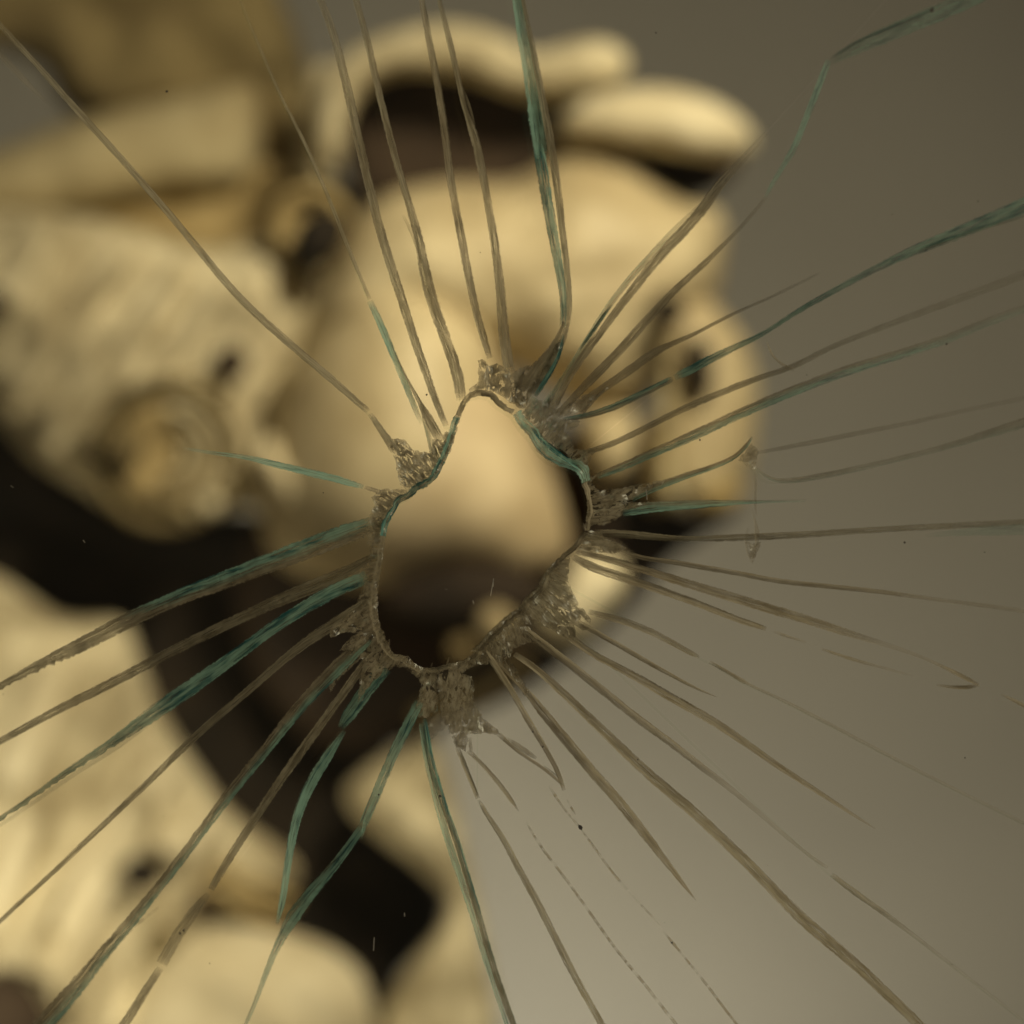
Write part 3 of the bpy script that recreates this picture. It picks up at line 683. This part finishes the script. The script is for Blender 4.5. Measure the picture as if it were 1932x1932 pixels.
# splintered patches beside the hole: outline, tint, strength
CHIP = [
    (Z7((310, 980), (440, 970), (385, 1080), (338, 1200), (316, 1400), (292, 1560), (287, 1720), (312, 1840), (370, 1935), (200, 1935), (60, 1935), (100, 1880), (170, 1830), (160, 1785), (90, 1800), (0, 1850), (0, 1800), (60, 1760), (150, 1680), (200, 1560), (225, 1460), (262, 1360), (245, 1310), (272, 1240), (240, 1120)), .12, .88),
    (Z8((0, 200), (80, 130), (180, 30), (262, 0), (285, 50), (300, 150), (350, 270), (370, 320), (420, 325), (470, 360), (505, 392), (470, 412), (385, 402), (310, 470), (240, 560), (168, 640), (180, 500), (215, 340), (130, 400), (60, 470), (0, 560), (0, 500), (120, 330), (210, 232), (190, 182), (100, 192), (0, 232)), .12, .92),
    (Z8((900, 300), (960, 310), (1060, 250), (1090, 170), (1200, 160), (1330, 270), (1240, 250), (1110, 290), (1090, 360), (1200, 540), (1180, 590), (1080, 430), (980, 360)), .0, .85),
    (Z1((560, 1180), (640, 1170), (760, 1180), (860, 1310), (960, 1330), (1080, 1340), (1100, 1180), (1210, 1190), (1240, 1090), (1330, 1110), (1390, 940), (1430, 930), (1350, 1250), (1260, 1440), (1180, 1580), (980, 1770), (720, 1770), (680, 1600), (630, 1380), (600, 1300)), .12, 1.0),
    (Z1((480, 1790), (840, 1780), (720, 1890), (640, 1940), (560, 2080), (440, 2080), (360, 1880)), .15, .72),
    (Z2((40, 230), (100, 220), (180, 290), (260, 270), (340, 300), (430, 380), (440, 520), (560, 560), (600, 820), (540, 800), (400, 720), (300, 640), (180, 595), (0, 600), (-60, 640), (-80, 580), (0, 520), (40, 480)), .0, .95),
    (Z2((440, 390), (520, 340), (680, 275), (780, 230), (880, 80), (960, 10), (1060, 20), (1000, 240), (880, 400), (730, 640), (690, 640), (600, 820), (500, 720), (430, 540)), .0, 1.15),
    (Z2((590, 840), (680, 630), (740, 700), (860, 720), (960, 640), (970, 830), (1020, 930), (1270, 960), (1270, 1010), (1120, 1090), (1180, 1200), (1200, 1310), (1480, 1310), (1370, 1480), (1300, 1570), (1110, 1360), (900, 1220), (780, 1150), (690, 1030), (570, 900)), .28, .92),
    (Z2((960, 830), (1090, 780), (1240, 690), (1330, 640), (1480, 640), (1640, 530), (1560, 620), (1440, 720), (1310, 860), (1180, 870), (1020, 930)), .1, .8),
    (Z6((270, 520), (390, 480), (330, 560), (410, 630), (620, 600), (1020, 520), (860, 660), (640, 720), (860, 745), (650, 815), (540, 905), (440, 950), (360, 930), (270, 985), (290, 820), (300, 660)), .12, 1.0),
    (Z6((180, 1135), (270, 1010), (330, 985), (430, 1000), (450, 1060), (580, 1100), (650, 1140), (600, 1195), (400, 1195), (200, 1165)), .0, 1.2),
    (Z4((1170, 610), (1135, 740), (1130, 950), (1200, 1130), (1260, 1260), (1310, 1310), (1400, 1420), (1390, 1470), (1280, 1400), (1250, 1440), (1380, 1530), (1310, 1560), (1200, 1500), (1230, 1630), (1150, 1690), (1050, 1620), (950, 1560), (840, 1500), (700, 1420), (610, 1380), (520, 1300), (620, 1170), (780, 1030), (860, 860), (960, 740)), .0, 1.1),
    (Z4((520, 1300), (640, 1370), (700, 1420), (690, 1500), (600, 1480), (560, 1560), (520, 1700), (430, 1700), (350, 1720), (380, 1860), (200, 1900), (60, 1960), (-20, 1900), (0, 1780), (250, 1520), (430, 1360)), .0, .9),
    (Z5((380, 330), (470, 420), (480, 470), (445, 620), (380, 770), (450, 740), (560, 760), (640, 690), (640, 560), (620, 450), (640, 330), (540, 305), (440, 280)), .25, 1.0),
    (Z5((640, 330), (620, 450), (640, 560), (660, 700), (720, 850), (800, 1015), (880, 1055), (910, 940), (900, 900), (1060, 895), (1200, 910), (1190, 880), (1050, 760), (945, 580), (965, 500), (945, 380), (850, 350), (980, 275), (1090, 275), (1080, 180), (980, 150), (860, 235), (740, 270)), .0, .95),
    (Z5((560, 760), (640, 690), (720, 850), (640, 880), (580, 960), (560, 1000), (545, 880)), .1, .45),
    (BL((1400, 230), (1428, 215), (1420, 330), (1432, 420), (1462, 490), (1485, 540), (1540, 545), (1590, 590), (1555, 605), (1500, 575), (1440, 610), (1400, 665), (1355, 640), (1370, 570), (1345, 500), (1350, 455), (1285, 455), (1370, 395), (1320, 395), (1290, 380), (1365, 340), (1375, 280)), .08, 1.0),
    (BL((1395, 30), (1450, 0), (1440, 120), (1428, 225), (1390, 245), (1330, 240), (1290, 235), (1400, 165), (1385, 110)), .2, .62),
    (TR((852, 1738), (880, 1700), (905, 1672), (930, 1700), (925, 1740), (915, 1776), (890, 1745)), .1, .9),
    (BR((880, 110), (905, 120), (940, 110), (925, 155), (906, 190), (888, 150)), .0, .75),
]
#CRACKS_END


def resample(pts, step):
    p = [(q[0], q[1], q[2] if len(q) > 2 else 10, q[3] if len(q) > 3 else 1.0) for q in pts]
    # Catmull-Rom through the points
    out = []
    n = len(p)
    for i in range(n - 1):
        p0, p1, p2, p3 = p[max(0, i - 1)], p[i], p[i + 1], p[min(n - 1, i + 2)]
        m = max(2, int(math.hypot(p2[0] - p1[0], p2[1] - p1[1]) / step))
        for k in range(m):
            t = k / m
            q = []
            for c in range(4):
                if c < 2:
                    v = 0.5 * (2 * p1[c] + (p2[c] - p0[c]) * t + (2 * p0[c] - 5 * p1[c] + 4 * p2[c] - p3[c]) * t * t + (3 * p1[c] - p0[c] - 3 * p2[c] + p3[c]) * t ** 3)
                else:
                    v = p1[c] + (p2[c] - p1[c]) * t
                q.append(v)
            out.append(tuple(q))
    out.append(p[-1])
    return out


def put_attr(me, name, vals):
    a = me.attributes.new(name, 'FLOAT', 'POINT')
    a.data.foreach_set('value', vals)


def put_uv(me, uvs):
    l = me.uv_layers.new(name='uv')
    idx = np.zeros(len(me.loops), dtype=np.int32)
    me.loops.foreach_get('vertex_index', idx)
    l.data.foreach_set('uv', np.array(uvs)[idx].ravel())


NV = 6


def build_crack(i, c):
    rp = resample(c['pts'], 9)
    P = np.array(rp)
    for _ in range(60):
        P[1:-1, :2] = .5 * P[1:-1, :2] + .25 * (P[2:, :2] + P[:-2, :2])
    P[:, 2] *= .95
    rp = [tuple(map(float, q)) for q in P]
    rag = c.get('rag', 1.0)
    n = len(rp)
    verts, faces, uvs, ops, tints = [], [], [], [], []
    L = 0.0
    t0, t1 = c['tint']
    seed = i * 17.3
    total = sum(math.hypot(rp[k + 1][0] - rp[k][0], rp[k + 1][1] - rp[k][1]) for k in range(n - 1))
    flip = (i % 3 == 0)
    for k, (x, y, wd, op) in enumerate(rp):
        a, b = rp[max(0, k - 1)], rp[min(n - 1, k + 1)]
        dx, dy = b[0] - a[0], b[1] - a[1]
        l = math.hypot(dx, dy) or 1
        nx, ny = -dy / l, dx / l
        if k:
            L += math.hypot(x - rp[k - 1][0], y - rp[k - 1][1])
        w1 = noise.noise(Vector((L / 60, seed, 0))) * 0.6
        hw0 = wd * .5 * (1 + .07 * rag * noise.noise(Vector((L / 40, seed, 3))) + .05 * rag ** 2 * noise.noise(Vector((L / 11, seed, 5))))
        hw1 = wd * .5 * (1 + .07 * rag * noise.noise(Vector((L / 40, seed, 7))) + .05 * rag ** 2 * noise.noise(Vector((L / 11, seed, 9))))
        f = L / total
        if 'teeth' in c and f > c['teeth'][0]:
            amt = min(1, (f - c['teeth'][0]) / .10)
            ph = (L / c['teeth'][1] + 1.1 * noise.noise(Vector((L / 70, seed, 2)))) % 1.0
            amt *= .55 + .9 * abs(noise.noise(Vector((L / 55, seed, 31))))
            saw = 1 - 0.45 * amt * (ph if ph < .82 else (1 - ph) * 4.5)
            if c['teeth'][2]:
                hw1 = hw1 * 2 * saw - wd * .5 * 1
            else:
                hw0 = hw0 * 2 * saw - wd * .5
        tk = 1.0
        if 'tend' in c:
            tk = 1 - min(1, max(0, (f - c['tend'] + .12) / .2))
        if 'fade_tint' in c and c['fade_tint']:
            tk = 1 - min(1, f) * (1 - c['fade_tint'])
        opn = .95 * op * c['op'] * (1 + (.14 * rag) * noise.noise(Vector((L / 45, seed, 11))))
        if rag > 1.4:
            opn *= max(.12, min(1, .62 + 1.3 * noise.noise(Vector((L / 34, seed, 21))) + .9 * noise.noise(Vector((L / 11, seed, 25)))))
        opn *= .35 + .65 * min(1, L / 38)
        if not c['through'] if 'through' in c else True:
            opn *= .5 + .5 * min(1, (total - L) / 30)
        if k == 0 or k == n - 1:
            opn *= .6
        for j in range(NV):
            v = j / (NV - 1)
            off = -hw0 + (hw0 + hw1) * v + w1
            dep = 0.0003 + (THICK - 0.0006) * (1 - v if flip else v)
            dep += 0.00025 * noise.noise(Vector((L / 18, v * 3, seed)))
            dep = min(max(dep, 0.0002), THICK - 0.0002)
            verts.append(gp(x + nx * off, y + ny * off, dep))
            uvs.append((L * FRAME / 3840 * 1000 + i * 31.7, v))
            ops.append(opn)
            tints.append((t0 + (t1 - t0) * v) * tk)
    for k in range(n - 1):
        for j in range(NV - 1):
            a = k * NV + j
            faces.append((a, a + 1, a + NV + 1, a + NV))
    o = link('crack', verts, faces, M_CRACK, PANE, True)
    put_uv(o.data, uvs)
    put_attr(o.data, 'op', ops)
    put_attr(o.data, 'tint', tints)
    put_attr(o.data, 'dark', [c.get('dark', 0.0) - c.get('green', 0.0)] * len(verts))
    return o


for i, c in enumerate(CR):
    build_crack(i, c)


HC = np.array(HOLE).mean(0)


def build_chip(i, poly, tint, op):
    rnd = random.Random(i + 40)
    # ragged outline
    pts = []
    n = len(poly)
    for k in range(n):
        a, b = poly[k], poly[(k + 1) % n]
        m = max(1, int(math.hypot(b[0] - a[0], b[1] - a[1]) / 9))
        for q in range(m):
            t = q / m
            x, y = a[0] + (b[0] - a[0]) * t, a[1] + (b[1] - a[1]) * t
            pts.append((x + rnd.uniform(-3.2, 3.2), y + rnd.uniform(-3.2, 3.2)))
    P = np.array(pts)
    x0, y0 = P.min(0)
    x1, y1 = P.max(0)
    area = (x1 - x0) * (y1 - y0)
    cand = np.array([(rnd.uniform(x0, x1), rnd.uniform(y0, y1)) for _ in range(int(area / 330))])
    d, ins = seg_dist(cand, pts)
    cand = cand[ins & (d > 4)]
    m = len(pts)
    co, _, fa, *_r = delaunay_2d_cdt([Vector(p) for p in pts] + [Vector(p) for p in cand], [(k, (k + 1) % m) for k in range(m)], [], 1, 1e-4)
    Q = np.array([tuple(q) for q in co])
    d, _i = seg_dist(Q, pts)
    verts, ops, tints, uvs = [], [], [], []
    for (x, y), dd in zip(Q, d):
        nz = noise.noise(Vector((x / 30, y / 30, i)))
        dep = 0.0019 + 0.0007 * nz + rnd.uniform(-.0001, .0001)
        verts.append(gp(x, y, min(max(dep, .0003), THICK - .0003)))
        ops.append(op * (0.55 if dd < 1.5 else 1.0) * (1 + .25 * nz))
        tints.append(tint + .35 * noise.noise(Vector((x / 45, y / 45, i + 9))))
        uvs.append((math.hypot(x - HC[0], y - HC[1]) / 19.2, math.atan2(y - HC[1], x - HC[0]) * 24.0))
    o = link('splintered_patch', verts, fa, M_CHIP, PANE, True)
    put_uv(o.data, uvs)
    put_attr(o.data, 'op', ops)
    put_attr(o.data, 'tint', tints)


for i, (poly, tint, op) in enumerate(CHIP):
    build_chip(i, poly, tint, op)

# the conical broken wall round the hole
HC = np.array(HOLE).mean(0)
HN = len(HOLE)


def build_rim(i, sec):
    a, b, w0, w1, tint, op, dark = sec
    idx = list(range(a, b + 1))
    base = [HOLE[k % HN] for k in idx]
    rp = resample([(p[0], p[1], 1, 1) for p in base], 7)
    n = len(rp)
    verts, faces, uvs, ops, tints = [], [], [], [], []
    L = 0
    nv = 6
    for k, (x, y, _w, _o) in enumerate(rp):
        if k:
            L += math.hypot(x - rp[k - 1][0], y - rp[k - 1][1])
        p, q = rp[max(0, k - 1)], rp[min(n - 1, k + 1)]
        dx, dy = q[0] - p[0], q[1] - p[1]
        l = math.hypot(dx, dy) or 1
        nx, ny = dy / l, -dx / l                 # outwards for a clockwise outline (y down)
        if nx * (x - HC[0]) + ny * (y - HC[1]) < 0:
            nx, ny = -nx, -ny
        f = k / (n - 1)
        wd = (w0 + (w1 - w0) * f) * (1 +   .30 * noise.noise(Vector((L / 45, i * 3.1, 2))) + .16 * noise.noise(Vector((L / 10, i * 3.1, 5))))
        inn = 3.5 * noise.noise(Vector((L / 13, i * 3.1, 8))) + 3.0 * noise.noise(Vector((L / 5, i, 6)))
        for j in range(nv):
            v = j / (nv - 1)
            off = inn + (wd - inn) * v
            dep = .0002 + (THICK - .0004) * (1 - v) + .0004 * noise.noise(Vector((L / 12, v * 4, i)))
            verts.append(gp(x + nx * off, y + ny * off, min(max(dep, .0002), THICK - .0002)))
            uvs.append((L / 19.2 + i * 50, v))
            ops.append(op * (.6 if k in (0, n - 1) else 1) * (1 + .3 * noise.noise(Vector((L / 25, v * 2, i + 5)))))
            tints.append(tint)
    for k in range(n - 1):
        for j in range(nv - 1):
            q = k * nv + j
            faces.append((q, q + 1, q + nv + 1, q + nv))
    o = link('hole_rim', verts, faces, M_CRACK, PANE, True)
    put_attr(o.data, 'dark', [dark] * len(verts))
    put_uv(o.data, uvs)
    put_attr(o.data, 'op', ops)
    put_attr(o.data, 'tint', tints)


for i, s in enumerate(RIM):
    build_rim(i, s)

# slivers still hanging on the rim
for i, (p, q, r) in enumerate(((Z3((545, 1700), (590, 1660)), 8, .1), (Z5((570, 290), (585, 250)), 7, .0), (Z5((715, 270), (735, 200)), 7, .0), (Z5((190, 110), (195, 40)), 9, .0),
                               (Z4((1330, 340), (1310, 260)), 12, .0), (Z2((520, 980), (680, 1160)), 8, .1), (Z2((730, 1290), (820, 1390)), 9, .1))):
    build_crack(200 + i, dict(pts=[p[0] + (q,), ((p[0][0] + p[1][0]) / 2 + 2, (p[0][1] + p[1][1]) / 2, q * .8), p[1] + (q * .3,)], tint=(r, r), op=.85)).name = 'splinter'

# the shards of the pane between the cracks that reach its edge
LO, HI = -900.0, 4740.0


def to_edge(p, d):
    ts = []
    for k in (0, 1):
        if abs(d[k]) > 1e-6:
            for lim in (LO, HI):
                t = (lim - p[k]) / d[k]
                if t > 0:
                    ts.append(t)
    t = min(ts)
    return (min(max(p[0] + d[0] * t, LO), HI), min(max(p[1] + d[1] * t, LO), HI))


def perim(p):
    x, y = p
    S = HI - LO
    if abs(y - LO) < 1:
        return (x - LO)
    if abs(x - HI) < 1:
        return S + (y - LO)
    if abs(y - HI) < 1:
        return 2 * S + (HI - x)
    return 3 * S + (HI - y)


def hole_at(p):
    best = None
    for k in range(HN):
        a, b = HOLE[k], HOLE[(k + 1) % HN]
        dx, dy = b[0] - a[0], b[1] - a[1]
        t = max(0, min(1, ((p[0] - a[0]) * dx + (p[1] - a[1]) * dy) / (dx * dx + dy * dy)))
        q = (a[0] + dx * t, a[1] + dy * t)
        dd = (q[0] - p[0]) ** 2 + (q[1] - p[1]) ** 2
        if best is None or dd < best[0]:
            best = (dd, k + t, q)
    return best[1], best[2]


lines = []
for c in CR:
    if not c['through']:
        continue
    p = [(q[0], q[1]) for q in c['pts']]
    k, h = hole_at(p[0])
    if math.hypot(h[0] - p[0][0], h[1] - p[0][1]) > 260:
        # follow the ray towards the hole
        d = (HC[0] - p[0][0], HC[1] - p[0][1])
        for s in np.linspace(0, 1, 200):
            q = (p[0][0] + d[0] * s, p[0][1] + d[1] * s)
            if seg_dist(np.array([q]), HOLE)[1][0]:
                break
        k, h = hole_at(q)
    e = p[-1]
    d = (p[-1][0] - p[-2][0], p[-1][1] - p[-2][1])
    lines.append((k, perim(to_edge(e, d)), [h] + p + [to_edge(e, d)]))
lines.sort(key=lambda l: math.atan2(l[2][-1][1] - HC[1], l[2][-1][0] - HC[0]))
# keep only an order that also runs round the hole without crossing
ang = [math.atan2(HOLE[int(l[0]) % HN][1] - HC[1], HOLE[int(l[0]) % HN][0] - HC[0]) for l in lines]
keep, last = [], None
for l, a in zip(lines, ang):
    a0 = math.atan2(l[2][0][1] - HC[1], l[2][0][0] - HC[0])
    if last is None or (a0 - last) % (2 * math.pi) < math.pi:
        if last is None or a0 - last > 0.012 or last - a0 > 5:
            keep.append((l, a0))
            last = a0
keep = [k[0] for k in keep]


def crosses(P, Q):
    from mathutils.geometry import intersect_line_line_2d as ill
    return any(ill(Vector(P[a]), Vector(P[a + 1]), Vector(Q[b]), Vector(Q[b + 1])) for a in range(len(P) - 1) for b in range(len(Q) - 1))


good = []
for l in keep:
    if not any(crosses(l[2], g[2]) for g in good):
        good.append(l)
keep = good
print('SHARDS', len(keep), 'of', len(lines))
S4 = 4 * (HI - LO)
SHA = []
corner = [(0, (LO, LO)), (HI - LO, (HI, LO)), (2 * (HI - LO), (HI, HI)), (3 * (HI - LO), (LO, HI))]
for i in range(len(keep)):
    A, B = keep[i], keep[(i + 1) % len(keep)]
    poly = list(A[2])
    s, e = A[1], B[1]
    if e < s:
        e += S4
    for add in (0, S4):
        for cs, cp in corner:
            if s < cs + add < e:
                poly.append(cp)
    poly += list(reversed(B[2]))
    ks, ke = B[0], A[0]          # back along the hole from B to A (anticlockwise)
    if ke > ks:
        ks += HN
    for k in range(int(math.floor(ks)), int(math.floor(ke)), -1):
        poly.append(HOLE[k % HN])
    # pull in a hair so that neighbours do not touch
    cl = []
    for q in poly:
        if not cl or math.hypot(q[0] - cl[-1][0], q[1] - cl[-1][1]) > 1.0:
            cl.append(q)
    m = len(cl)
    sa = sum(cl[k][0] * cl[(k + 1) % m][1] - cl[(k + 1) % m][0] * cl[k][1] for k in range(m))
    sg = 1 if sa > 0 else -1
    ins = []
    for k in range(m):
        a, q, b = cl[k - 1], cl[k], cl[(k + 1) % m]
        dx, dy = b[0] - a[0], b[1] - a[1]
        l = math.hypot(dx, dy) or 1
        ins.append((q[0] - sg * dy / l * 1.2, q[1] + sg * dx / l * 1.2))
    SHA.append(abs(sa) / 2)
    co, _, fa, *_r = delaunay_2d_cdt([Vector(q) for q in ins], [(k, (k + 1) % m) for k in range(m)], [], 1, 1e-4)
    nn = len(co)
    verts = [gp(q[0], q[1], 0) for q in co]
    verts += [v + Vector((0, THICK, 0)) for v in verts]
    faces = [tuple(f) for f in fa] + [tuple(nn + k for k in reversed(f)) for f in fa]
    ed = {(f[k], f[(k + 1) % 3]) for f in fa for k in range(3)}
    walls = [(b_, a_, nn + a_, nn + b_) for (a_, b_) in ed if (b_, a_) not in ed]
    me = bpy.data.meshes.new('glass_shard')
    me.from_pydata([tuple(v) for v in verts], [], faces + walls)
    me.polygons.foreach_set('material_index', [0] * len(faces) + [1] * len(walls))
    me.materials.append(M_GLASS)
    me.materials.append(M_EDGE)
    o = bpy.data.objects.new('glass_shard', me)
    COL.objects.link(o)
    o.parent = PANE

ha = abs(sum(HOLE[k][0] * HOLE[(k + 1) % HN][1] - HOLE[(k + 1) % HN][0] * HOLE[k][1] for k in range(HN))) / 2
print('SHARD AREA', sum(SHA) + ha, (HI - LO) ** 2, [int(x) for x in SHA])

# dust specks and lint on the front of the glass
rnd = random.Random(5)
SPECK = [(3495, 37, 9), (3550, 1290, 5), (3392, 2034, 6), (2175, 3103, 10), (2520, 3535, 5), (2460, 123, 4), (625, 342, 5), (2625, 1650, 4), (1420, 2980, 4), (690, 3490, 5), (2110, 1210, 4), (1650, 2985, 5),
         (1998, 2745, 4), (2035, 2800, 4), (675, 3500, 5), (1600, 1480, 4)]
for _ in range(26):
    SPECK.append((rnd.uniform(0, 3840), rnd.uniform(0, 3840), rnd.uniform(1.6, 3.2)))
verts, faces = [], []
for (x, y, r) in SPECK:
    b = len(verts)
    for k in range(6):
        t = k * math.pi / 3
        rr = r * rnd.uniform(.6, 1.25)
        verts.append(gp(x + rr * math.cos(t), y + rr * math.sin(t), -.00003))
    verts.append(gp(x, y, -.00003 - r * 2e-5))
    for k in range(6):
        faces.append((b + k, b + (k + 1) % 6, b + 6))
o = link('dust', verts, faces, M_DUST, PANE)
o['kind'] = 'stuff'
verts, faces = [], []
for (x, y, l, a) in [(1845, 2205, 60, 1.75), (1850, 2185, 30, 1.6), (1402, 3540, 50, 1.62), (1517, 3430, 14, 1.5), (2425, 1855, 40, 1.5), (45, 1825, 14, .6), (315, 2030, 12, 1.0), (1674, 2210, 9, .3), (1775, 2258, 14, 1.3)]:
    b = len(verts)
    dx, dy = math.cos(a) * l / 2, math.sin(a) * l / 2
    for sx, sy in ((-dx - 1.6, -dy), (-dx + 1.6, -dy), (dx + 1.6, dy), (dx - 1.6, dy)):
        verts.append(gp(x + sx, y + sy, -.00004))
    faces.append((b, b + 1, b + 2, b + 3))
o = link('lint', verts, faces, M_LINT, PANE)
o['kind'] = 'stuff'
